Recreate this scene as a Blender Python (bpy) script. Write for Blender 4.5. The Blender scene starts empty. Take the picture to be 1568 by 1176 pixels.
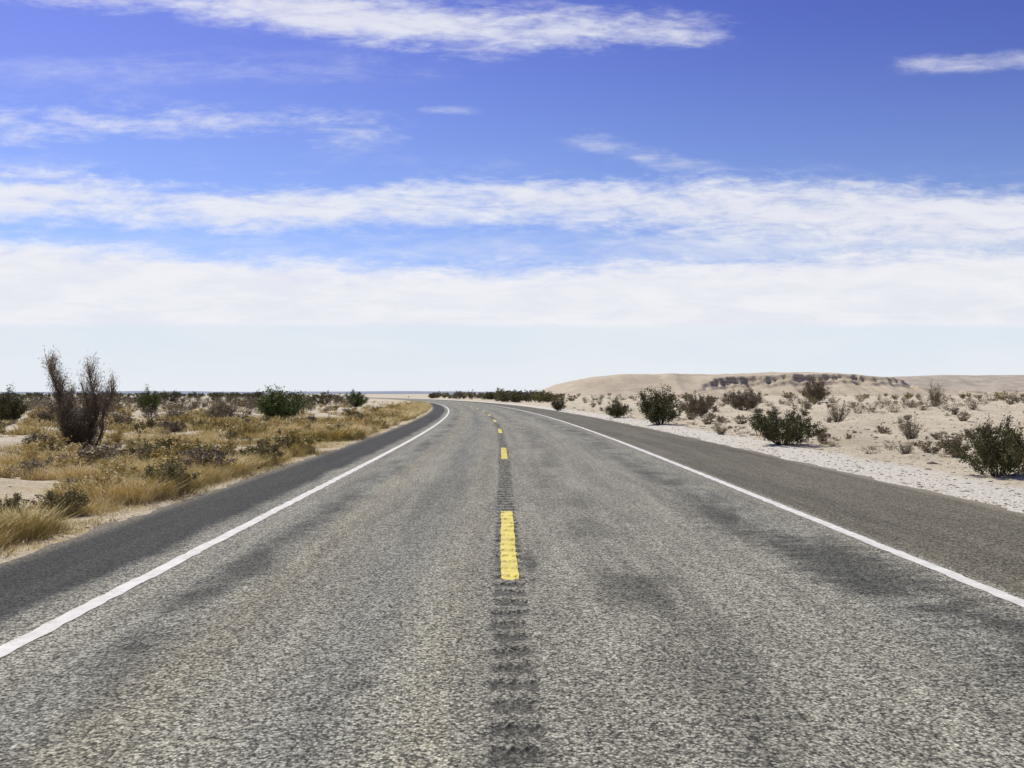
import bpy, math, random
import numpy as np
from mathutils import Vector
rng=np.random.default_rng(7); random.seed(7)
sc=bpy.context.scene
sc.view_settings.view_transform='Standard'; sc.view_settings.look='None'; sc.view_settings.exposure=0
R=math.radians
CAMH=1.6
# ------------------------------------------------------------ helpers
def h2(i,j,s):
    v=np.sin(i*127.1+j*311.7+s*74.7)*43758.5453
    return v-np.floor(v)
def vn(x,y,s=0):
    xi=np.floor(x);yi=np.floor(y);fx=x-xi;fy=y-yi
    fx=fx*fx*(3-2*fx);fy=fy*fy*(3-2*fy)
    return (h2(xi,yi,s)*(1-fx)+h2(xi+1,yi,s)*fx)*(1-fy)+(h2(xi,yi+1,s)*(1-fx)+h2(xi+1,yi+1,s)*fx)*fy
def fbm(x,y,s=0,o=4):
    r=0;a=.5;t=0
    for k in range(o):
        r=r+a*vn(x,y,s+k*3.1);t+=a;a*=.5;x=x*2.03+11.3;y=y*2.03+5.7
    return r/t
def ss(a,b,x):
    t=np.clip((x-a)/(b-a),0,1);return t*t*(3-2*t)
def cen(y):
    y=np.asarray(y,float)
    q=np.clip(y-20,0,280)
    return -(q**2)/1800-np.clip(y-300,0,None)*(280/900)
EL,ER=-4.78,7.0
def gz(x,y):
    x=np.asarray(x,float);y=np.asarray(y,float)
    t=x-cen(y)
    d=np.where(t>1,t-ER,EL-t)
    z=-0.04+0.055*ss(-.22,.18,d+(fbm(x*1.7,y*1.7,3)-.5)*.45)+(fbm(x*9,y*9,5,2)-.5)*.014*ss(-.3,.1,d)
    r=t>1
    n=fbm(x*.22,y*.22,8)-.5
    n2=fbm(x*1.1,y*1.1,12)-.5
    n3=fbm(x*.03,y*.03,22,3)-.5
    right=ss(0,1.2,d)*.05+ss(1.5,4,d)*(n*.55+n2*.28+.04)+ss(6,60,d)*(.4+n3*.8)*ss(20,80,y+20)
    left=-ss(.2,2.5,d)*.04+ss(.6,4,d)*(n*.4+n2*.24)+ss(8,80,d)*(n3*.9+.1)
    return z+np.where(r,right,left)*ss(0,.5,d)
def mk(name,V,F,mats=(),uv=None,tint=None,smooth=False,mi=None,link=True):
    V=np.asarray(V,np.float32);F=np.asarray(F,np.int32);k=F.shape[1]
    me=bpy.data.meshes.new(name)
    me.vertices.add(len(V));me.vertices.foreach_set('co',V.ravel())
    me.loops.add(F.size);me.loops.foreach_set('vertex_index',F.ravel())
    me.polygons.add(len(F));me.polygons.foreach_set('loop_start',np.arange(len(F),dtype=np.int32)*k)
    if mi is not None: me.polygons.foreach_set('material_index',np.asarray(mi,np.int32))
    me.update(calc_edges=True)
    if uv is not None:
        l=me.uv_layers.new(name='UVMap');l.data.foreach_set('uv',np.asarray(uv,np.float32)[F.ravel()].ravel())
    if tint is not None:
        a=me.attributes.new('tint','FLOAT','POINT');a.data.foreach_set('value',np.asarray(tint,np.float32))
    me.polygons.foreach_set('use_smooth',np.full(len(F),smooth))
    for m in mats: me.materials.append(m)
    me.update()
    if not link: return me
    ob=bpy.data.objects.new(name,me);sc.collection.objects.link(ob);return ob
def grid(nr,nc,off=0):
    i=np.arange(nr-1)[:,None]*nc+np.arange(nc-1)[None,:]
    return (np.stack([i,i+1,i+nc+1,i+nc],-1).reshape(-1,4))+off
class NT:
    def __init__(s,tree): s.t=tree;tree.nodes.clear()
    def n(s,ty,**k):
        x=s.t.nodes.new(ty)
        for a,b in k.items(): setattr(x,a,b)
        return x
    def put(s,sock,v):
        if isinstance(v,bpy.types.NodeSocket): s.t.links.new(v,sock)
        elif v is not None:
            try: sock.default_value=v
            except Exception: sock.default_value=(v,v,v) if not hasattr(v,'__len__') else tuple(v)+(1,)
    def m(s,op,a,b=None,c=None,clamp=False):
        x=s.n('ShaderNodeMath',operation=op,use_clamp=clamp);s.put(x.inputs[0],a)
        if b is not None:s.put(x.inputs[1],b)
        if c is not None:s.put(x.inputs[2],c)
        return x.outputs[0]
    def noise(s,vec,scale,det=3,rough=.55,dist=0):
        x=s.n('ShaderNodeTexNoise');s.put(x.inputs['Vector'],vec);x.inputs['Scale'].default_value=scale
        x.inputs['Detail'].default_value=det;x.inputs['Roughness'].default_value=rough;x.inputs['Distortion'].default_value=dist
        return x.outputs[0]
    def vor(s,vec,scale,feat='F1'):
        x=s.n('ShaderNodeTexVoronoi',feature=feat);s.put(x.inputs['Vector'],vec);x.inputs['Scale'].default_value=scale
        return x.outputs
    def mr(s,v,a,b,c=0,d=1,smooth=True):
        x=s.n('ShaderNodeMapRange',interpolation_type='SMOOTHSTEP' if smooth else 'LINEAR')
        for i,q in enumerate((v,a,b,c,d)): s.put(x.inputs[i],q)
        return x.outputs[0]
    def mix(s,f,a,b,bl='MIX'):
        x=s.n('ShaderNodeMix',data_type='RGBA',blend_type=bl);s.put(x.inputs[0],f)
        for k,q in((6,a),(7,b)):
            s.put(x.inputs[k],q if isinstance(q,bpy.types.NodeSocket) else tuple(q)+(1,))
        return x.outputs[2]
    def ramp(s,f,st):
        x=s.n('ShaderNodeValToRGB');s.put(x.inputs[0],f);e=x.color_ramp.elements
        while len(e)<len(st): e.new(.5)
        for q,(p,c) in zip(e,st): q.position=p;q.color=tuple(c)+(1,) if len(c)==3 else c
        return x.outputs[0]
    def scale(s,vec,sx,sy,sz=1,loc=(0,0,0),rot=0):
        x=s.n('ShaderNodeMapping');s.put(x.inputs[0],vec);x.inputs[3].default_value=(sx,sy,sz);x.inputs[1].default_value=loc;x.inputs[2].default_value=(0,0,rot)
        return x.outputs[0]
    def curve(s,f,pts):
        x=s.n('ShaderNodeFloatCurve');s.put(x.inputs[1],f);c=x.mapping.curves[0]
        c.points[0].location=pts[0];c.points[1].location=pts[-1]
        for p in pts[1:-1]: c.points.new(*p)
        x.mapping.update();return x.outputs[0]
def mat(name):
    m=bpy.data.materials.new(name);m.use_nodes=True;t=NT(m.node_tree)
    o=t.n('ShaderNodeOutputMaterial');b=t.n('ShaderNodeBsdfPrincipled');t.t.links.new(b.outputs[0],o.inputs[0])
    b.inputs['Roughness'].default_value=.9;b.inputs['Specular IOR Level'].default_value=.2
    return m,t,b
def bump(t,b,h,st,dist):
    x=t.n('ShaderNodeBump');t.put(x.inputs['Height'],h);x.inputs['Strength'].default_value=st;x.inputs['Distance'].default_value=dist
    t.t.links.new(x.outputs[0],b.inputs['Normal'])
# ------------------------------------------------------------ asphalt
def asphalt(name,rumble=False):
    m,t,b=mat(name)
    uv=t.n('ShaderNodeUVMap').outputs[0]
    sp=t.n('ShaderNodeSeparateXYZ');t.put(sp.inputs[0],uv);T,S=sp.outputs[0],sp.outputs[1]
    v=t.vor(uv,66);chipv=t.n('ShaderNodeSeparateColor');t.put(chipv.inputs[0],v[1])
    fine=t.noise(uv,48,3,.75)
    mid=t.noise(uv,14,2,.6)
    a=t.m('ADD',t.m('MULTIPLY',chipv.outputs[0],.38),t.m('MULTIPLY',fine,.80))
    a=t.m('SUBTRACT',a,t.m('MULTIPLY',v[0],.33))
    hgt=a
    a=t.m('ADD',a,t.m('MULTIPLY',t.m('SUBTRACT',mid,.5),.32))
    col=t.ramp(a,[(.20,(.036,.034,.028)),(.36,(.148,.143,.110)),(.52,(.305,.294,.226)),(.80,(.66,.63,.50))])
    st1=t.noise(t.scale(uv,1.6,.10),1,3,.6)
    st2=t.noise(t.scale(uv,5,.5,1,(3,7,0)),1,3,.65)
    pat=t.noise(t.scale(uv,1.1,.55,1,(13,2,0)),1,3,.6,.4)
    tr=t.noise(t.scale(uv,1.6,4.5,1,(5,1,0)),1,4,.72,.6)
    tone=t.m('ADD',t.mr(st1,.3,.7,.86,1.18),t.mr(st2,.3,.7,-.12,.12))
    def lane(t0,w,amt):
        d=t.m('ABSOLUTE',t.m('SUBTRACT',T,t0));return t.m('MULTIPLY',t.mr(d,0,w,1,0),amt)
    def patch(t0,s0,rt,rs,amt):
        dx=t.m('DIVIDE',t.m('SUBTRACT',T,t0),rt);dy=t.m('DIVIDE',t.m('SUBTRACT',S,s0),rs)
        d=t.m('SQRT',t.m('ADD',t.m('MULTIPLY',dx,dx),t.m('MULTIPLY',dy,dy)))
        d=t.m('ADD',d,t.m('MULTIPLY',t.m('SUBTRACT',tr,.5),3.0))
        return t.m('MULTIPLY',t.mr(d,.0,1.25,1,0),amt)
    pm=t.mr(pat,.40,.60)
    dark=t.m('MULTIPLY',lane(-2.35,.5,.46),pm)
    for q in (t.m('MULTIPLY',lane(3.15,.7,.46),t.mr(pat,.38,.58)),lane(-.95,.5,.18),t.m('MULTIPLY',lane(1.1,.6,.30),pm),
              patch(3.3,7.4,.6,2.2,.56),patch(2.75,10.5,.4,2.2,.40),patch(1.15,6.9,.45,.8,.2),patch(.27,7.9,.09,.9,.6),
              patch(3.5,5.2,.45,1.0,.38),patch(-2.35,8.5,.28,3.5,.42),patch(-.75,4.6,.1,.12,.5),
              patch(.1,3.3,.16,.25,.6),patch(2.9,17,.4,2.5,.36),patch(-1.2,13,.25,3,.22),
              t.m('MULTIPLY',t.mr(t.m('ABSOLUTE',t.m('SUBTRACT',T,.07)),.22,.0),.24)):
        dark=t.m('ADD',dark,q)
    dark=t.m('MINIMUM',dark,.64)
    edge=t.m('ADD',T,t.m('ADD',t.m('MULTIPLY',t.m('SUBTRACT',pat,.5),.5),t.m('MULTIPLY',t.m('SUBTRACT',mid,.5),.15)))
    sl=t.mr(edge,-3.62,-3.3,1,0)
    sr=t.mr(T,4.05,4.2)
    tone=t.m('MULTIPLY',tone,t.m('SUBTRACT',1,dark))
    tone=t.m('MULTIPLY',tone,t.m('SUBTRACT',1,t.m('MULTIPLY',sl,.80)))
    tone=t.m('MULTIPLY',tone,t.m('SUBTRACT',1,t.m('MULTIPLY',sr,.44)))
    cc=t.n('ShaderNodeCombineColor')
    for i in range(3): t.put(cc.inputs[i],tone)
    col=t.mix(1,col,cc.outputs[0],'MULTIPLY')
    warm=t.m('ADD',lane(-1.85,.4,.42),lane(-.35,.25,.3));warm=t.m('ADD',warm,t.m('MULTIPLY',sr,.75))
    col=t.mix(warm,col,t.mix(1,col,(1.05,.975,.86),'MULTIPLY'))
    cool=t.m('ADD',lane(-.95,.4,.6),lane(-2.4,.4,.5));cool=t.m('ADD',cool,lane(3.1,.6,.5));cool=t.m('ADD',cool,t.m('MULTIPLY',sl,.8))
    col=t.mix(cool,col,t.mix(1,col,(.93,.99,1.05),'MULTIPLY'))
    de=t.m('MINIMUM',t.m('SUBTRACT',ER,T),t.m('SUBTRACT',T,EL))
    dust=t.m('MULTIPLY',t.mr(t.m('ADD',de,t.m('MULTIPLY',t.m('SUBTRACT',mid,.5),.5)),-.05,.30,1,0),t.mr(fine,.35,.6))
    col=t.mix(t.m('MULTIPLY',dust,.7),col,(.42,.37,.27))
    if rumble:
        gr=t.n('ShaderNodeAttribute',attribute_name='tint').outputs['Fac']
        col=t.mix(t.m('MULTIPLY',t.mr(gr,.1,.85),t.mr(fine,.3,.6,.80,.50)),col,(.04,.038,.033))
    t.put(b.inputs['Base Color'],col)
    b.inputs['Roughness'].default_value=.85
    bump(t,b,hgt,.7,.0065)
    return m
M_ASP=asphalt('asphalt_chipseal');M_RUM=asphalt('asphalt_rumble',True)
RC,RW=.07,.15
def zc(y,t):
    ph=np.sin(2*np.pi*y/.30+1.1*(vn(y*2.2,t*8,2)-.5)+2.0*(fbm(y*9,t*30,6,2)-.5))
    g=ss(-.35,.5,ph)*(.62+.5*vn(y*3.1,t*7,9))
    ew=RW*(.82+.38*vn(y*3.3,np.sign(t-RC)*3,5))
    e=np.clip((np.minimum(ew,RW)-np.abs(t-RC))/.032,0,1)
    return g*e
def strip(ts,ys,zoff=0,groove=False,jit=0):
    ys=np.asarray(ys);ts=np.asarray(ts)
    Y,Tt=np.meshgrid(ys,ts,indexing='ij')
    g=zc(Y,Tt)*ss(90,60,Y) if groove else 0*Y
    wob=(fbm(Y*6,Tt*0+zoff*1e3,4,3)-.5)*jit
    X=Tt+wob+cen(Y)
    Z=zoff-.0175*g
    V=np.stack([X,Y,Z],-1).reshape(-1,3);uv=np.stack([Tt,Y],-1).reshape(-1,2)
    return V,grid(len(ys),len(ts)),uv,g.ravel()
ysr=np.concatenate([np.arange(-60,0,2.),np.arange(0,60,1.),np.arange(60,520,4.)])
ysf=np.concatenate([np.arange(-60,-1,1.),np.arange(-1,45,.02),np.arange(45,90,.05),np.arange(90,517,4.)])
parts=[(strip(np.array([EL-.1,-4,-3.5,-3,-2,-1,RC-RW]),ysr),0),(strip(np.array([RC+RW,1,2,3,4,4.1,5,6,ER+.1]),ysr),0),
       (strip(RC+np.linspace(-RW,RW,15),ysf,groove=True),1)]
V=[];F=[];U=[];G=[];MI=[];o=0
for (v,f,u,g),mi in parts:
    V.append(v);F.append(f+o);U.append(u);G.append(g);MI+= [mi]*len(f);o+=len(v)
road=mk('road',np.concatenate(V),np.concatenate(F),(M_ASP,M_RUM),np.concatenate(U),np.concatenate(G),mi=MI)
def paint(name,c,wear):
    m,t,b=mat(name)
    uv=t.n('ShaderNodeUVMap').outputs[0]
    f=t.noise(uv,70,3,.7);g=t.noise(uv,9,3,.6);l=t.noise(uv,1.2,3,.6)
    w=t.m('ADD',t.m('MULTIPLY',f,.6),t.m('ADD',t.m('MULTIPLY',g,.3),t.m('MULTIPLY',l,.25)))
    k=t.mr(w,wear,wear+.12)
    v=t.noise(uv,5,4,.7)
    col=t.mix(t.mr(v,.3,.7),c,[q*.78 for q in c])
    col=t.mix(k,col,(.17,.16,.125))
    t.put(b.inputs['Base Color'],col);b.inputs['Roughness'].default_value=.6
    bump(t,b,f,.6,.006);return m
M_W=paint('white_paint',(.76,.74,.66),.62);M_Y=paint('yellow_paint',(.82,.69,.16),.605)
def lines(name,items,m):
    V=[];F=[];U=[];o=0
    for v,f,u,_ in items: V.append(v);F.append(f+o);U.append(u);o+=len(v)
    return mk(name,np.concatenate(V),np.concatenate(F),(m,),np.concatenate(U))
ysl=np.concatenate([np.arange(-60,0,1.),np.arange(0,50,.05),np.arange(50,120,.5),np.arange(120,510,3)])
lines('white_edge_line',[strip([-3.10-.07,-3.10+.07],ysl,.004,jit=.04)],M_W)
lines('white_edge_line',[strip([3.98-.07,3.98+.07],ysl,.004,jit=.04)],M_W)
it=[]
for k in range(-4,22):
    y0=7.2+13.3*k
    it.append(strip(RC+np.linspace(-.078,.078,9),np.arange(y0,y0+4.1,.02 if 0<=k<5 else .4),.004,groove=True,jit=.022))
lines('yellow_centre_line',it,M_Y)
# ------------------------------------------------------------ ground
def ground_mat():
    m,t,b=mat('desert_sand')
    uv=t.n('ShaderNodeUVMap').outputs[0];sp=t.n('ShaderNodeSeparateXYZ');t.put(sp.inputs[0],uv);T,S=sp.outputs[0],sp.outputs[1]
    big=t.noise(uv,.12,4,.6);med=t.noise(uv,.9,4,.65);fi=t.noise(uv,22,4,.75)
    col=t.mix(t.mr(med,.35,.7),(.63,.56,.415),(.51,.445,.315))
    col=t.mix(t.mr(big,.48,.7,0,.6),col,(.40,.34,.23))
    gr=t.noise(uv,5,4,.7)
    col=t.mix(t.m('MULTIPLY',t.mr(gr,.52,.64),.5),col,(.30,.25,.17))
    peb=t.mr(fi,.53,.65);col=t.mix(t.m('MULTIPLY',peb,.6),col,(.20,.17,.12))
    w=t.m('ADD',T,t.m('MULTIPLY',t.m('SUBTRACT',med,.5),.9))
    gv=t.m('MULTIPLY',t.mr(w,6.6,6.8),t.mr(w,8.3,8.9,1,0))
    gcol=t.mix(t.mr(fi,.40,.62),(.77,.74,.64),(.44,.41,.33))
    col=t.mix(t.m('MULTIPLY',gv,.9),col,gcol)
    lit=t.m('MULTIPLY',t.mr(w,-11.0,-6.0),t.mr(T,-4.0,-4.3))
    lit=t.m('MULTIPLY',lit,t.mr(med,.38,.62,.2,1))
    lcol=t.mix(t.mr(fi,.4,.62),(.57,.44,.20),(.34,.25,.12))
    lcol=t.mix(t.mr(gr,.4,.6,0,.7),lcol,(.64,.55,.39))
    col=t.mix(t.m('MULTIPLY',lit,.85),col,lcol)
    t.put(b.inputs['Base Color'],col);b.inputs['Roughness'].default_value=1
    hh=t.m('ADD',fi,t.m('MULTIPLY',gr,2.5));bump(t,b,hh,.9,.035);return m
def geo(a,b,n,p=2.2): return a+(b-a)*np.linspace(0,1,n)**p
tl=np.concatenate([-geo(5.3,60,75,2)[::-1],]);tl=np.concatenate([-geo(62,5000,30,3)[::-1],tl])
edgeL=np.arange(EL-.5,EL+.5,.05);edgeR=np.arange(ER-.5,ER+.5,.05)
tr_=np.concatenate([geo(7.55,65,80,2),geo(68,5000,30,3)])
cols=np.concatenate([tl,edgeL,[-3,0,4],edgeR,tr_])
rows=np.concatenate([np.arange(-80,0,4.),np.arange(0,30,.12),np.arange(30,80,.4),geo(80,6000,150,3)])
Y,Tt=np.meshgrid(rows,cols,indexing='ij');X=Tt+cen(Y);Z=gz(X,Y)
Z=np.where((Tt>EL+.3)&(Tt<ER-.3),-.06,Z)
mk('ground',np.stack([X,Y,Z],-1).reshape(-1,3),grid(len(rows),len(cols)),(ground_mat(),),np.stack([Tt,Y],-1).reshape(-1,2),smooth=True)
# ------------------------------------------------------------ mesa + hills
def rock_mat(name,c1,c2,cd,steep=.8,strat=1.6):
    m,t,b=mat(name)
    P=t.n('ShaderNodeTexCoord').outputs['Object'];g=t.n('ShaderNodeNewGeometry')
    s=t.n('ShaderNodeSeparateXYZ');t.put(s.inputs[0],g.outputs['Normal'])
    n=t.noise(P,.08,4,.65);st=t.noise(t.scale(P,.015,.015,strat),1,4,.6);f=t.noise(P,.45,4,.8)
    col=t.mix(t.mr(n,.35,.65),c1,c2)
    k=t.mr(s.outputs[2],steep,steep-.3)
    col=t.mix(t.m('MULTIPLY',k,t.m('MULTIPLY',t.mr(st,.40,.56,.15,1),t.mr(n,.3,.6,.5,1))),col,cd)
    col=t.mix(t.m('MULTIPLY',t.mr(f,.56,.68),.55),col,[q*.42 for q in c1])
    t.put(b.inputs['Base Color'],col);bump(t,b,n,.5,2);return m
xs=np.arange(10,420,1.1);ys=np.concatenate([np.arange(395,482,.7),np.arange(482,640,6)])
Yg,Xg=np.meshgrid(ys,xs,indexing='ij')
pxs=np.array([820,840,858,875,910,950,1000,1100,1200,1280,1310,1340,1360,1385,1420,1500,1600,1700])
hp=np.array([0,6,15,22,30,32.5,33,34,37.5,37,33,33,27,16,11,8,6,4])
Hx=np.interp(Xg,(pxs-768)/1269*480,hp*.38+.8)+(fbm(Xg*.12,Yg*0,31)-.5)*.8
gent=ss(398,466,Yg+(fbm(Xg*.05,Yg*.05,40)-.5)*8)
def Yf(x): return 406+ss(86,124,x)*44+(fbm(x*.05,x*0,51,4)-.5)*30*ss(100,150,x)
yf=Yf(Xg)+(fbm(Xg*.35,Yg*.1,60,3)-.5)*7
rim=ss(398,452,yf)*Hx*(.86+.1*(fbm(Xg*.08,Xg*0,68)-.5))
taln=np.clip((Yg-(yf-40))/40,0,1)
tal=rim*(.60+.3*(fbm(Xg*.05,Xg*0,66)-.5)+.10*ss(160,215,Xg))*taln**1.15*(1+.6*(fbm(Xg*.22,Yg*.04,70,3)-.5))
bench=.12*rim*ss(-7,-5,Yg-yf)
step=ss(-2.2,.5,Yg-yf+(fbm(Xg*.5,Yg*.5,75,2)-.5)*3)
past=np.clip((Yg-yf)/40,0,1)
cut=np.minimum(tal+bench,rim)*(1-step)+(rim+(Hx-rim)*past)*step
w=ss(86,92,Xg)
Zm=Hx*gent*(1-w)+cut*w+(fbm(Xg*.15,Yg*.15,80)-.5)*.8*gent
Zm-= .6
mk('mesa',np.stack([Xg,Yg,Zm],-1).reshape(-1,3),grid(len(ys),len(xs)),(rock_mat('mesa_rock',(.51,.44,.32),(.43,.365,.26),(.235,.195,.15),.80),),smooth=True)  # rock colours kept slightly pale in place of air haze
def ridge(name,y0,dep,x0,x1,hf,m,dx):
    xs=np.arange(x0,x1,dx);ys=np.linspace(y0,y0+dep,26)
    Y,X=np.meshgrid(ys,xs,indexing='ij');f=ss(0,.6,(Y-y0)/dep+(fbm(X*.01,Y*.01,90)-.5)*.35)
    f=.45*ss(0,.12,f)*f**.3+.55*f
    Z=hf(X)*f-1
    return mk(name,np.stack([X,Y,Z],-1).reshape(-1,3),grid(26,len(xs)),(m,),smooth=True)
def hf1(x):
    px=x/900*1269+768
    return np.interp(px,[1290,1350,1380,1420,1500,1568,1700,2200],[0,24,29,30,31,32,32,20])*.709*1.02+2+(fbm(x*.03,x*0,95)-.5)*5
ridge('far_hills',820,260,360,1100,hf1,rock_mat('far_hill_rock',(.47,.415,.325),(.36,.31,.245),(.20,.165,.135),.992,.5),4)
def hf2(x): return 8+fbm(x*.002,x*0,97)*14
M_FAR=rock_mat('hazy_mountain_rock',(.26,.29,.34),(.22,.26,.31),(.2,.23,.28))  # distance haze painted into the rock as blue-grey colours
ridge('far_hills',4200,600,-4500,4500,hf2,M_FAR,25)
# ------------------------------------------------------------ plants
def leafmat(name,stops):
    m,t,b=mat(name)
    a=t.n('ShaderNodeAttribute',attribute_name='tint').outputs['Fac']
    t.put(b.inputs['Base Color'],t.ramp(a,stops));b.inputs['Roughness'].default_value=.75
    return m
M_CRE=leafmat('creosote_leaves',[(0,(.06,.047,.032)),(.25,(.075,.07,.03)),(.7,(.135,.13,.052)),(1,(.24,.215,.095))])
M_GRN=leafmat('green_shrub_leaves',[(0,(.05,.04,.022)),(.25,(.075,.095,.03)),(.7,(.145,.18,.052)),(1,(.22,.25,.085))])
M_DRY=leafmat('dry_shrub_twigs',[(0,(.12,.095,.06)),(.4,(.21,.17,.11)),(.8,(.31,.255,.165)),(1,(.41,.345,.22))])
M_SAGE=leafmat('sage_leaves',[(0,(.10,.08,.035)),(.4,(.22,.19,.075)),(.8,(.34,.295,.125)),(1,(.46,.385,.19))])
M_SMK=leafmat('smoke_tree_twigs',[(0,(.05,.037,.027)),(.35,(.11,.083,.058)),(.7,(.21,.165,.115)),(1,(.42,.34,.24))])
M_GRASS=leafmat('dry_grass_blades',[(0,(.22,.195,.055)),(.25,(.40,.32,.10)),(.6,(.62,.485,.20)),(1,(.78,.66,.38))])
def leaves(P,size,rng,asp=.5,tint=None,up=0):
    n=len(P);d=rng.normal(size=(n,3));d[:,2]+=up;d/=np.linalg.norm(d,axis=1)[:,None]
    e=np.cross(d,rng.normal(size=(n,3)));e/=np.linalg.norm(e,axis=1)[:,None]
    s=size*rng.uniform(.6,1.4,n)[:,None]
    V=np.stack([P-d*s,P+e*s*asp,P+d*s,P-e*s*asp],1).reshape(-1,3)
    return V,np.arange(4*n).reshape(-1,4),np.repeat(tint,4)
def tubes(lines_,r0,r1):
    V=[];F=[];o=0
    for L,s in lines_:
        n=len(L);rr=np.linspace(r0,r1,n)*s
        for p,r in zip(L,rr):
            for k in range(3):
                a=k*2.094;V.append((p[0]+math.cos(a)*r,p[1]+math.sin(a)*r,p[2]))
        for i in range(n-1):
            for k in range(3):
                k2=(k+1)%3;F.append((o+i*3+k,o+i*3+k2,o+(i+1)*3+k2,o+(i+1)*3+k))
        o+=3*n
    return np.array(V),np.array(F)
def bush(seed,asp=1.2,stems=26,sub=6,nl=38,ls=.022,cl=.055,low=0):
    """unit bush: height 1, width asp"""
    r=np.random.default_rng(seed);L=[];C=[]
    for i in range(stems):
        a=r.uniform(0,6.283);rad=asp*.5*math.sqrt(r.uniform(.02,1))*r.uniform(.75,1.1)
        hh=r.uniform(.62,1.0)*math.sqrt(max(.12,1-(rad/(asp*.6))**2))*(1+.1*r.normal())
        end=np.array([math.cos(a)*rad,math.sin(a)*rad,max(.15,hh)])
        b=np.array([math.cos(a)*.05,math.sin(a)*.05,-.04])
        q=np.linspace(0,1,6)[:,None]
        line=b+(end-b)*np.hstack([q**.9,q**.9,q**1.15])+np.vstack([np.zeros(3),r.normal(0,.018,(5,3))])
        L.append((line,1))
        for k in range(sub):
            u=r.uniform(.3 if not low else .1,1);p=line[min(5,int(u*5))]+(line[min(5,int(u*5)+1)]-line[min(5,int(u*5))])*(u*5-int(u*5))
            e=p+np.array([r.normal(0,.08),r.normal(0,.08),r.uniform(.02,.17)])*(1.2-.4*u)
            L.append((np.array([p,(p+e)/2+r.normal(0,.01,3),e]),.5));C.append((p,e,r.uniform()))
        C.append((line[4],line[5],r.uniform()))
    P=[];T=[]
    for p,e,tn in C:
        n=int(nl*r.uniform(.4,1.5));u=r.uniform(0,1.1,n)[:,None]
        P.append(p+(e-p)*u+r.normal(0,cl*r.uniform(.5,1.2),(n,3))*[1,1,.8]);T.append(np.clip(.25+.5*tn+r.normal(0,.16,n),.1,1))
    P=np.concatenate(P);T=np.concatenate(T);k=P[:,2]>0.01;P=P[k];T=T[k]
    V1,F1,T1=leaves(P,ls,r,.55,T,.2)
    V2,F2=tubes(L,.011,.003)
    return np.concatenate([V1,V2]),np.concatenate([F1,F2+len(V1)]),np.concatenate([T1,np.full(len(V2),.02)])
CRE=[bush(s,a,34,8,38,.020) for s,a in((1,1.2),(2,1.25),(3,1.15))]
WIDE=[bush(s,2.1,56,8,36,.020,.05) for s in(5,6,7)]
DRYB=[bush(s,1.25,34,9,9,.018,.05,low=1) for s in(8,9)]
SAGE=[bush(s,1.7,38,5,34,.03,.05,low=1) for s in(10,11)]
FARB=[bush(s,1.6,16,3,11,.06,.09) for s in(20,21,22,23)]
FARD=[bush(s,1.6,18,4,7,.035,.08,low=1) for s in(25,26,27,28)]
MOUND=[bush(s,1.7,20,3,22,.042,.06,low=1) for s in(60,61,62,63)]
ME={}
def place(name,key,src,m,x,y,h,wf=1,rot=0):
    k=(key,m.name)
    if k not in ME:
        V,F,T=src;ME[k]=mk(name,V,F,(m,),tint=T,link=False)
    ob=bpy.data.objects.new(name,ME[k]);sc.collection.objects.link(ob)
    ob.location=(x,y,float(gz(x,y))-.02);ob.scale=(h*wf,h*wf,h);ob.rotation_euler=(0,0,rot)
def at(px,base):
    y=1269*CAMH/(base-603);return (px-768)/1269*y,y
def P(name,key,src,m,px,base,top,w,asp,rot=0):
    x,y=at(px,base);h=(base-top)/1269*y;ww=w/1269*y
    place(name,key,src,m,x,y,h,ww/(h*asp),rot)
P('creosote_bush','c1',CRE[0],M_CRE,1011,652,594,72,1.2)
P('creosote_bush','w1',WIDE[0],M_CRE,945,641,614,50,2.1)
P('creosote_bush','w2',WIDE[1],M_CRE,1200,685,626,126,2.1,1)
P('creosote_bush','w3',WIDE[2],M_CRE,1532,737,650,140,2.1,2)
P('creosote_bush','c2',CRE[1],M_GRN,432,642,586,92,1.25)
P('creosote_bush','c3',CRE[2],M_CRE,15,650,600,56,1.15)
P('creosote_bush','c3',CRE[2],M_GRN,232,637,598,36,1.15,2)
P('creosote_bush','c1',CRE[0],M_DRY,1250,620,581,44,1.2,2)
P('creosote_bush','w1',WIDE[0],M_DRY,1140,632,596,70,2.1,2)
P('creosote_bush','w2',WIDE[1],M_DRY,1070,640,602,62,2.1,4)
P('creosote_bush','w3',WIDE[2],M_GRN,545,622,597,44,2.1,4)
P('creosote_bush','c2',CRE[1],M_CRE,855,629,611,26,1.25,4)
P('dry_shrub','d1',DRYB[0],M_DRY,1398,676,634,48,1.25)
P('dry_shrub','d2',DRYB[1],M_DRY,1285,650,614,42,1.25)
P('dry_shrub','d1',DRYB[0],M_DRY,1436,629,588,32,1.25,2)
P('dry_shrub','d2',DRYB[1],M_DRY,1390,703,680,36,1.25,3)
P('dry_shrub','d1',DRYB[0],M_SAGE,1105,668,648,30,1.25,1)
P('sagebrush','s1',SAGE[0],M_DRY,62,694,650,64,1.7)
P('sagebrush','s2',SAGE[1],M_SAGE,262,756,706,92,1.7)
P('sagebrush','s1',SAGE[0],M_SAGE,100,790,744,86,1.7,2)
P('sagebrush','s2',SAGE[1],M_SAGE,402,712,676,70,1.7,3)
P('sagebrush','s1',SAGE[0],M_DRY,345,642,618,50,1.7,3)
P('sagebrush','s2',SAGE[1],M_DRY,268,662,638,50,1.7,4)
P('sagebrush','s1',SAGE[0],M_SAGE,12,800,750,90,1.7,5)
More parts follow.
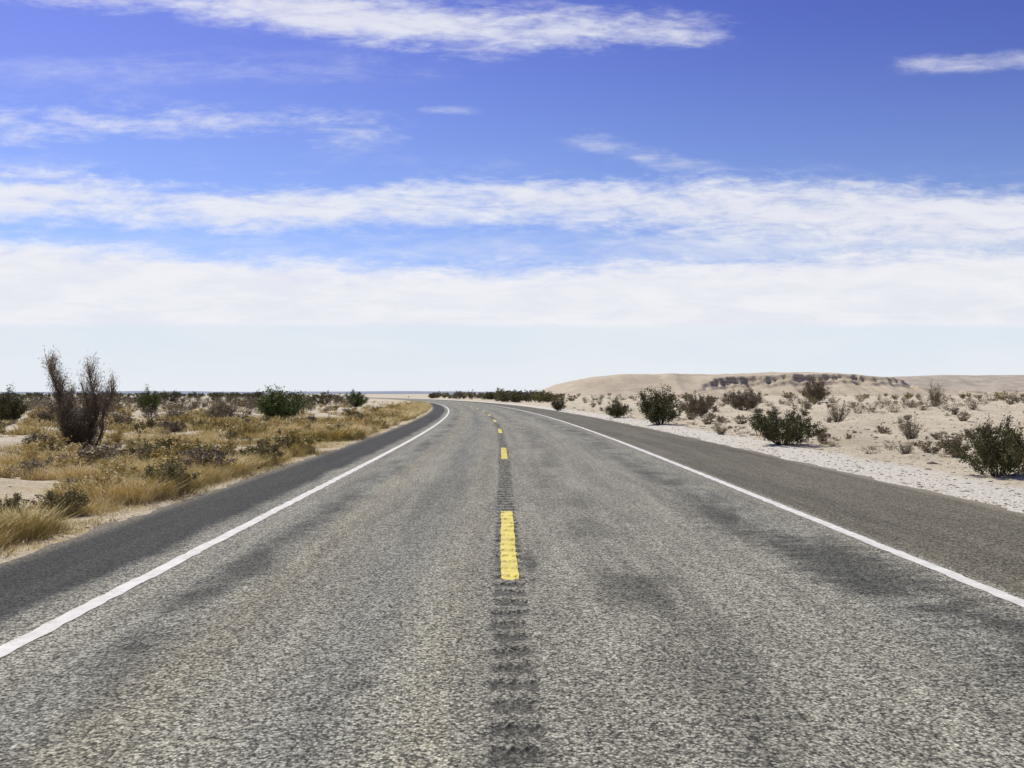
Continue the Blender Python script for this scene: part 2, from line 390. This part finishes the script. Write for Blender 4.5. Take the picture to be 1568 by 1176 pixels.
# smoke tree : limbs that fork into sheaves of fine upswept twigs
def smoke():
    r=np.random.default_rng(45);L=[];Pp=[];T=[]
    plumes=[([(-.06,0),(-.25,.55),(-.44,1.15),(-.62,1.75),(-.80,2.45)],[.14,.24,.22,.16,.15],320,1),
            ([(-.02,0),(-.16,.6),(-.26,1.1),(-.30,1.65)],[.18,.26,.20,.12],150,1),
            ([(.05,0),(.20,.6),(.38,1.15),(.40,1.7),(.30,2.3)],[.18,.28,.30,.24,.13],210,.75),
            ([(.08,0),(.38,.55),(.60,1.1),(.72,1.5),(.84,1.9)],[.18,.28,.28,.2,.10],150,.65),
            ([(0,0),(.02,.5),(.06,.85),(.08,1.15)],[.24,.32,.24,.14],230,1.1),
            ([(.05,0),(.2,.7),(.20,1.3),(.02,1.95)],[.16,.22,.18,.10],70,.6)]
    for pts,rd,n,dn in plumes:
        pts=np.array([(a,r.normal(0,.14)*(b>0),b) for a,b in pts]);k=len(pts)
        f=lambda u:np.array([np.interp(u,range(k),pts[:,i]) for i in range(3)])
        L.append((np.array([f(u) for u in np.linspace(0,k-1,12)])+r.normal(0,.025,(12,3)),2.6))
        for _ in range(n):
            u=(k-1)*r.uniform(.03,1)**.85
            c=f(u);rr=np.interp(u,range(k),rd)
            o=r.normal(size=3);o[2]=abs(o[2])*.5;o/=np.linalg.norm(o)
            e=c+o*rr*r.uniform(.3,1.6)+[0,0,r.uniform(.08,.34)]
            mid=(c+e)/2+o*rr*.2
            L.append((np.array([c-[0,0,.15],mid,e]),.45))
            q=int(r.uniform(12,38)*(1.3-.8*u/(k-1))*dn)
            uu=r.uniform(.2,1.15,q)[:,None]
            Pp.append(c+(e-c)*uu+r.normal(0,.045,(q,3))*[1,1,1.4])
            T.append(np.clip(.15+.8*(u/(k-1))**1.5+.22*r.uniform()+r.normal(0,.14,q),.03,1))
    Pp=np.concatenate(Pp);T=np.concatenate(T);k=Pp[:,2]>.02
    V1,F1,T1=leaves(Pp[k],.042,r,.11,T[k],.8)
    V2,F2=tubes(L,.013,.004)
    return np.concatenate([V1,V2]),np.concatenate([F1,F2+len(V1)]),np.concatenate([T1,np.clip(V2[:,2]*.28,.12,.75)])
V,F,T=smoke();x,y=at(128,699)
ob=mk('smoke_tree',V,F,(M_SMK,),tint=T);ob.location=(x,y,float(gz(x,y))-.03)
def merge(name,vars_,items,m):
    Vs=[];Fs=[];Ts=[];o=0
    for (vi,x,y,z,s,sw,rot,dt) in items:
        V,F,T=vars_[vi];c,sn=math.cos(rot),math.sin(rot)
        W=np.empty_like(V);W[:,0]=(V[:,0]*c-V[:,1]*sn)*sw+x;W[:,1]=(V[:,0]*sn+V[:,1]*c)*sw+y;W[:,2]=V[:,2]*s+z
        Vs.append(W);Fs.append(F+o);Ts.append(np.clip(T+dt,0,1));o+=len(V)
    return mk(name,np.concatenate(Vs),np.concatenate(Fs),(m,),tint=np.concatenate(Ts))
def scatter_bushes(n,ymin,ymax,side,smin,smax,seed,excl=0):
    r=np.random.default_rng(seed);out=[]
    while len(out)<n:
        y=ymin*(ymax/ymin)**r.uniform();x=r.uniform(-.72,.74)*y
        t=x-float(cen(y))
        if side<0 and t>-8: continue
        if side>0 and t<10+excl: continue
        if -14<t<12: continue
        if x>20 and y>385: continue
        s=r.uniform(smin,smax)*(.7+.6*r.uniform())
        out.append((r.integers(0,4),x,y,float(gz(x,y))-.03,s,s*r.uniform(.8,1.4),r.uniform(0,6),r.normal(0,.15)))
    return out
merge('distant_bushes',FARD,scatter_bushes(300,50,420,-1,.6,1.4,1),M_DRY)
merge('distant_bushes',FARB,scatter_bushes(100,90,300,-1,.8,1.7,2),M_CRE)
merge('distant_bushes',FARB,scatter_bushes(300,250,900,-1,1.2,2.4,12),M_CRE)
merge('distant_bushes',FARD,scatter_bushes(190,60,370,1,.5,1.3,3),M_DRY)
merge('distant_bushes',FARB,scatter_bushes(45,100,380,1,.8,1.6,4),M_SAGE)
it=[];r=np.random.default_rng(9)
for k in range(60):
    px=r.uniform(755,862);y=r.uniform(130,220);x=(px-768)/1269*y
    if x-float(cen(y))<8.5: continue
    s=r.uniform(.8,2.6)*(1 if px<835 else .7);it.append((r.integers(0,4),x,y,float(gz(x,y)),s,s,r.uniform(0,6),r.normal(.1,.2)))
merge('distant_bushes',FARB,it,M_CRE)
it=[]
for k in range(70):
    px=r.uniform(660,770);y=r.uniform(210,420);x=(px-768)/1269*y
    if abs(x-float(cen(y))-1)<9: continue
    s=r.uniform(1.0,2.5);it.append((r.integers(0,4),x,y,float(gz(x,y)),s,s,r.uniform(0,6),r.normal(0,.2)))
merge('distant_bushes',FARB,it[::2],M_DRY);merge('distant_bushes',FARB,it[1::2],M_CRE)
# grass
def tuft(seed,n,wid,L0=.2,L1=.5):
    r=np.random.default_rng(seed);V=[];F=[];T=[]
    for i in range(n):
        a=r.uniform(0,6.283);b=.17*math.sqrt(r.uniform());L=r.uniform(L0,L1);tl=r.uniform(.05,.35)+b*2.2;a2=a+r.normal(0,.6)
        p=np.array([math.cos(a)*b,math.sin(a)*b,-.02]);d=np.array([math.cos(a2)*math.sin(tl),math.sin(a2)*math.sin(tl),math.cos(tl)])
        s=np.array([-math.sin(a2+r.normal(0,.8)),math.cos(a2),0])*wid*r.uniform(.6,1.3)
        mid=p+d*L*.55;tip=mid+(d+np.array([math.cos(a2)*.4,math.sin(a2)*.4,-.3]))*L*.45
        o=len(V);V+= [p-s,p+s,mid-s*.8,mid+s*.8,tip];F+= [(o,o+1,o+3),(o,o+3,o+2),(o+2,o+3,o+4)];T+=[np.clip(r.normal(.6,.22),0,1)]*5
    return np.array(V),np.array(F),np.array(T)
TN=[tuft(s,120,.0035) for s in range(5)];TF=[tuft(s,42,.010) for s in range(10,14)]
def scatter_grass(n,ymin,ymax,seed,fn,thr,s0,s1,sh=.08):
    r=np.random.default_rng(seed);out=[];tr=0
    while len(out)<n and tr<n*60:
        tr+=1
        y=ymin*(ymax/ymin)**r.uniform();t=fn(r,y);x=t+float(cen(y))
        if abs(x)>.75*y+3: continue
        f=float(fbm(np.array(x*.55),np.array(y*.55),200,3))
        if f<thr+r.uniform(0,.05): continue
        s=r.uniform(s0,s1)*(.6+1.0*max(0,f-.3));dt=(float(fbm(np.array(x*.5),np.array(y*.5),230,2))-.5)*1.0+sh
        out.append((r.integers(0,4),x,y,float(gz(x,y))-.01,s,s*r.uniform(.9,1.4),r.uniform(0,6),dt))
    return out
def fl(r,y): return -5.2-abs(r.normal(0,2.0))
def fl1(r,y): return -5.1-abs(r.normal(0,.9))
def fl2(r,y): return -5.4-r.uniform()**1.3*max(9,y*.72)
g1=scatter_grass(850,5,34,1,fl,.45,.7,1.25)+scatter_grass(480,5,34,8,fl1,.34,.5,.95)+scatter_grass(600,6,34,2,fl2,.55,.5,1.05)
merge('dry_grass',TN,g1,M_GRASS)
g2=scatter_grass(1800,28,130,3,fl,.40,.9,1.5)+scatter_grass(1400,28,170,4,fl2,.55,.8,1.2)
merge('dry_grass',TF,g2,M_GRASS)
m1=scatter_grass(105,9,60,41,lambda r,y:-5.9-abs(r.normal(0,3.2)),.46,.32,.6)+scatter_grass(140,15,110,42,fl2,.55,.4,.8)
merge('desert_scrub',MOUND,m1[::5],M_SAGE);merge('desert_scrub',MOUND,m1[1::5]+m1[2::5]+m1[4::5],M_GRASS);merge('desert_scrub',MOUND,m1[3::5],M_DRY)
m2=scatter_grass(85,16,110,43,lambda r,y:10+r.uniform()**1.2*max(8,y*.7),.50,.2,.55)
merge('desert_scrub',MOUND,m2,M_DRY)
g3=scatter_grass(260,12,110,5,lambda r,y:9+r.uniform()**1.4*max(8,y*.7),.48,.3,.65)
merge('dry_grass',TF,g3,M_DRY)
TS=[tuft(s,26,.003,.04,.13) for s in range(30,35)]
g4=scatter_grass(2200,5,38,6,lambda r,y:-4.92-abs(r.normal(0,.8)),.25,.7,1.7)
merge('dry_grass',TS,g4,M_GRASS)
# stones
import bmesh
SV=[]
for s in range(4):
    bm=bmesh.new();bmesh.ops.create_icosphere(bm,subdivisions=1,radius=1);r=np.random.default_rng(s)
    V=np.array([v.co[:] for v in bm.verts])*r.uniform(.65,1.2,(len(bm.verts),1))*[1,.8,.55];F=np.array([[v.index for v in f.verts] for f in bm.faces]);bm.free()
    SV.append((V,F,np.full(len(V),.5)))
M_ST=leafmat('stone',[(0,(.13,.105,.08)),(.5,(.32,.27,.195)),(1,(.60,.54,.42))])
it=[];r=np.random.default_rng(77)
while len(it)<8000:
    y=5*(90/5)**r.uniform();L=r.uniform()>.9
    if not L: t=ER+.1+r.uniform()**1.7*max(6,y*.7)
    else: t=EL-.05-r.uniform()**2*max(4,y*.6)
    x=t+float(cen(y))
    if abs(x)>.75*y+2: continue
    s=min(.008*math.exp(abs(r.normal(0,.85)))*(1+y/45),.13)
    if L: s=min(s*.6,.025)
    elif t<8.6: s=min(s*.7,.04)
    it.append((r.integers(0,4),x,y,float(gz(x,y)),s,s*r.uniform(.9,1.5),r.uniform(0,6),r.normal(0,.3)))
merge('scattered_stones',SV,it,M_ST)
# ------------------------------------------------------------ sky
SE,SA=R(55),R(-36)
w=bpy.data.worlds.new('sky');sc.world=w;w.use_nodes=True;t=NT(w.node_tree)
out=t.n('ShaderNodeOutputWorld');bg=t.n('ShaderNodeBackground');t.t.links.new(bg.outputs[0],out.inputs[0]);bg.inputs[1].default_value=.1
sky=t.n('ShaderNodeTexSky',sky_type='NISHITA');sky.sun_disc=False;sky.sun_elevation=SE;sky.sun_rotation=SA;sky.altitude=0;sky.air_density=1;sky.dust_density=.3;sky.ozone_density=3
d=t.n('ShaderNodeTexCoord').outputs['Generated'];s=t.n('ShaderNodeSeparateXYZ');t.put(s.inputs[0],d)
ya=t.m('MAXIMUM',t.m('ABSOLUTE',s.outputs[1]),.08)
U=t.m('DIVIDE',s.outputs[0],ya);Vv=t.m('DIVIDE',s.outputs[2],ya)
cv=t.n('ShaderNodeCombineXYZ');t.put(cv.inputs[0],U);t.put(cv.inputs[1],Vv)
cxy=cv.outputs[0]
big=t.noise(t.scale(cxy,3,13,1,(1,2,0),.0),1,4,.6,.3)
stk=t.noise(t.scale(cxy,9,42,1,(4,2,0),.0),1,5,.66,.45)
fin=t.noise(t.scale(cxy,34,100,1,(9,2,0),.6),1,3,.65,.3)
nn=t.m('ADD',t.m('MULTIPLY',big,.46),t.m('ADD',t.m('MULTIPLY',stk,.44),t.m('MULTIPLY',fin,.24)))
nn=t.m('SUBTRACT',nn,.57)
Un=t.mr(U,-.7,.7,0,1,False)
def un(px): return ((px-768)/1269+.7)/1.4
def cvp(pts): return t.curve(Un,[(un(a),b) for a,b in pts])
def vy(y): return (603-y)/1269
def band(cpts,wpts,apts):
    c=cvp([(a,vy(b)) for a,b in cpts]);hw=cvp([(a,b/1269*4) for a,b in wpts]);am=cvp(apts)
    dd=t.m('DIVIDE',t.m('ABSOLUTE',t.m('SUBTRACT',Vv,c)),t.m('MAXIMUM',t.m('MULTIPLY',hw,.25),.002))
    return t.m('MULTIPLY',t.mr(dd,0,1.9,1,0),am)
def acc(D,x,k=2.8,top=.9,lo=.15,hi=1.12):
    a=t.mr(t.m('ADD',x,t.m('MULTIPLY',nn,k)),lo,hi)
    a=t.m('MULTIPLY',t.m('MULTIPLY',a,t.mr(x,0,.4)),top)
    return a if D is None else t.m('SUBTRACT',t.m('ADD',D,a),t.m('MULTIPLY',D,a))
D=None
D=acc(D,band([(-120,-16),(200,-12),(450,12),(700,44),(1000,42),(1200,56),(1700,60)],[(-120,22),(700,36),(1000,32),(1200,24),(1700,10)],[(-120,.75),(400,.9),(950,.95),(1100,.75),(1230,0),(1700,0)]),3.2,.85,.12,1.2)
D=acc(D,band([(-120,318),(200,308),(400,320),(800,310),(1100,318),(1400,325),(1700,330)],[(-120,42),(250,38),(600,32),(800,33),(1200,42),(1700,38)],[(-120,.9),(300,.9),(700,1),(1200,1),(1700,.95)]),3.2)
D=acc(D,band([(-120,388),(800,388),(1700,375)],[(-120,36),(1700,46)],[(-120,.55),(500,.5),(900,.55),(1200,.85),(1700,.9)]),2.1,.75,.08,1.25)
D=acc(D,band([(-120,95),(1300,95),(1568,88),(1700,86)],[(-120,10),(1700,16)],[(-120,0),(1290,0),(1450,.6),(1700,.6)]),3.0,.6,.08,1.25)
D=acc(D,band([(-120,200),(300,190),(560,196),(1700,200)],[(-120,38),(560,30),(1700,30)],[(-120,.5),(380,.5),(600,.3),(700,.05),(1700,0)]),4.2,.65,.08,1.25)
D=acc(D,band([(-120,115),(300,108),(700,100),(1700,100)],[(-120,30),(1700,30)],[(-120,.4),(600,.4),(800,.0),(1700,0)]),2.8,.35,.08,1.25)
D=acc(D,band([(-120,168),(700,168),(1700,172)],[(-120,8),(1700,8)],[(-120,0),(610,0),(690,.6),(770,0),(1700,0)]),2.6,.65,.08,1.25)
D=acc(D,band([(-120,200),(850,208),(1000,236),(1100,256),(1700,262)],[(-120,18),(1700,18)],[(-120,0),(820,0),(930,.55),(1060,.5),(1200,0),(1700,0)]),3.6,.5,.08,1.25)
D=acc(D,band([(-120,255),(1700,265)],[(-120,36),(1700,30)],[(-120,.45),(250,.35),(700,.25),(1700,.25)]),2.6,.4,.08,1.25)
topc=cvp([(-120,vy(374)),(150,vy(388)),(450,vy(406)),(800,vy(414)),(1050,vy(406)),(1300,vy(386)),(1700,vy(380))])
e=t.m('ADD',t.m('SUBTRACT',topc,Vv),t.m('MULTIPLY',nn,.13))
bank=t.mr(e,-.026,.016)
D=t.m('MAXIMUM',D,t.m('MULTIPLY',bank,.99))
col=t.mix(1,sky.outputs[0],(.1,.1,.1),'MULTIPLY')
gm=t.n('ShaderNodeGamma');t.put(gm.inputs[0],col);gm.inputs[1].default_value=1.5
tint=t.mix(t.mr(Vv,.22,.46),(1.25,1.10,1.42),(1.38,1.02,1.50))
col=t.mix(1,gm.outputs[0],tint,'MULTIPLY')
veil=t.m('MULTIPLY',t.mr(Vv,.50,.10),.24);veil=t.m('ADD',veil,t.mr(U,.3,-.7,0,.05))
col=t.mix(veil,col,(.55,.69,.90))
ccol=t.mix(t.mr(stk,.3,.7),(.80,.81,.88),(.89,.895,.92))
col=t.mix(t.m('MULTIPLY',D,.97),col,ccol)
low=t.m('ADD',Vv,t.m('MULTIPLY',nn,.012))
lowk=t.mr(low,.088,.078)
lowc=t.mix(t.mr(Vv,0,.085),(.79,.84,.89),(.73,.81,.88))
lowc=t.mix(t.m('MULTIPLY',t.mr(big,.4,.65),.4),lowc,(.84,.865,.90))
col=t.mix(lowk,col,lowc)
col=t.mix(1,col,(10,10,10),'MULTIPLY')
t.put(bg.inputs[0],col)
try:
    w.cycles.sampling_method='MANUAL';w.cycles.sample_map_resolution=256
except Exception as ex: print(ex)
# ------------------------------------------------------------ sun, camera
sl=bpy.data.lights.new('sun','SUN');sl.energy=4.4;sl.angle=R(.5);sl.color=(1,.95,.84)
so=bpy.data.objects.new('sun',sl);sc.collection.objects.link(so)
ts=Vector((math.sin(SA)*math.cos(SE),math.cos(SA)*math.cos(SE),math.sin(SE)))
so.rotation_euler=(-ts).to_track_quat('-Z','Y').to_euler();so.location=(-20,10,40)
cam=bpy.data.cameras.new('camera');co=bpy.data.objects.new('camera',cam);sc.collection.objects.link(co);sc.camera=co
cam.sensor_width=36;cam.lens=36*1269/1568;cam.clip_end=12000;cam.clip_start=.05
co.location=(0,0,CAMH);co.rotation_euler=(R(90+.68),0,R(-.72))
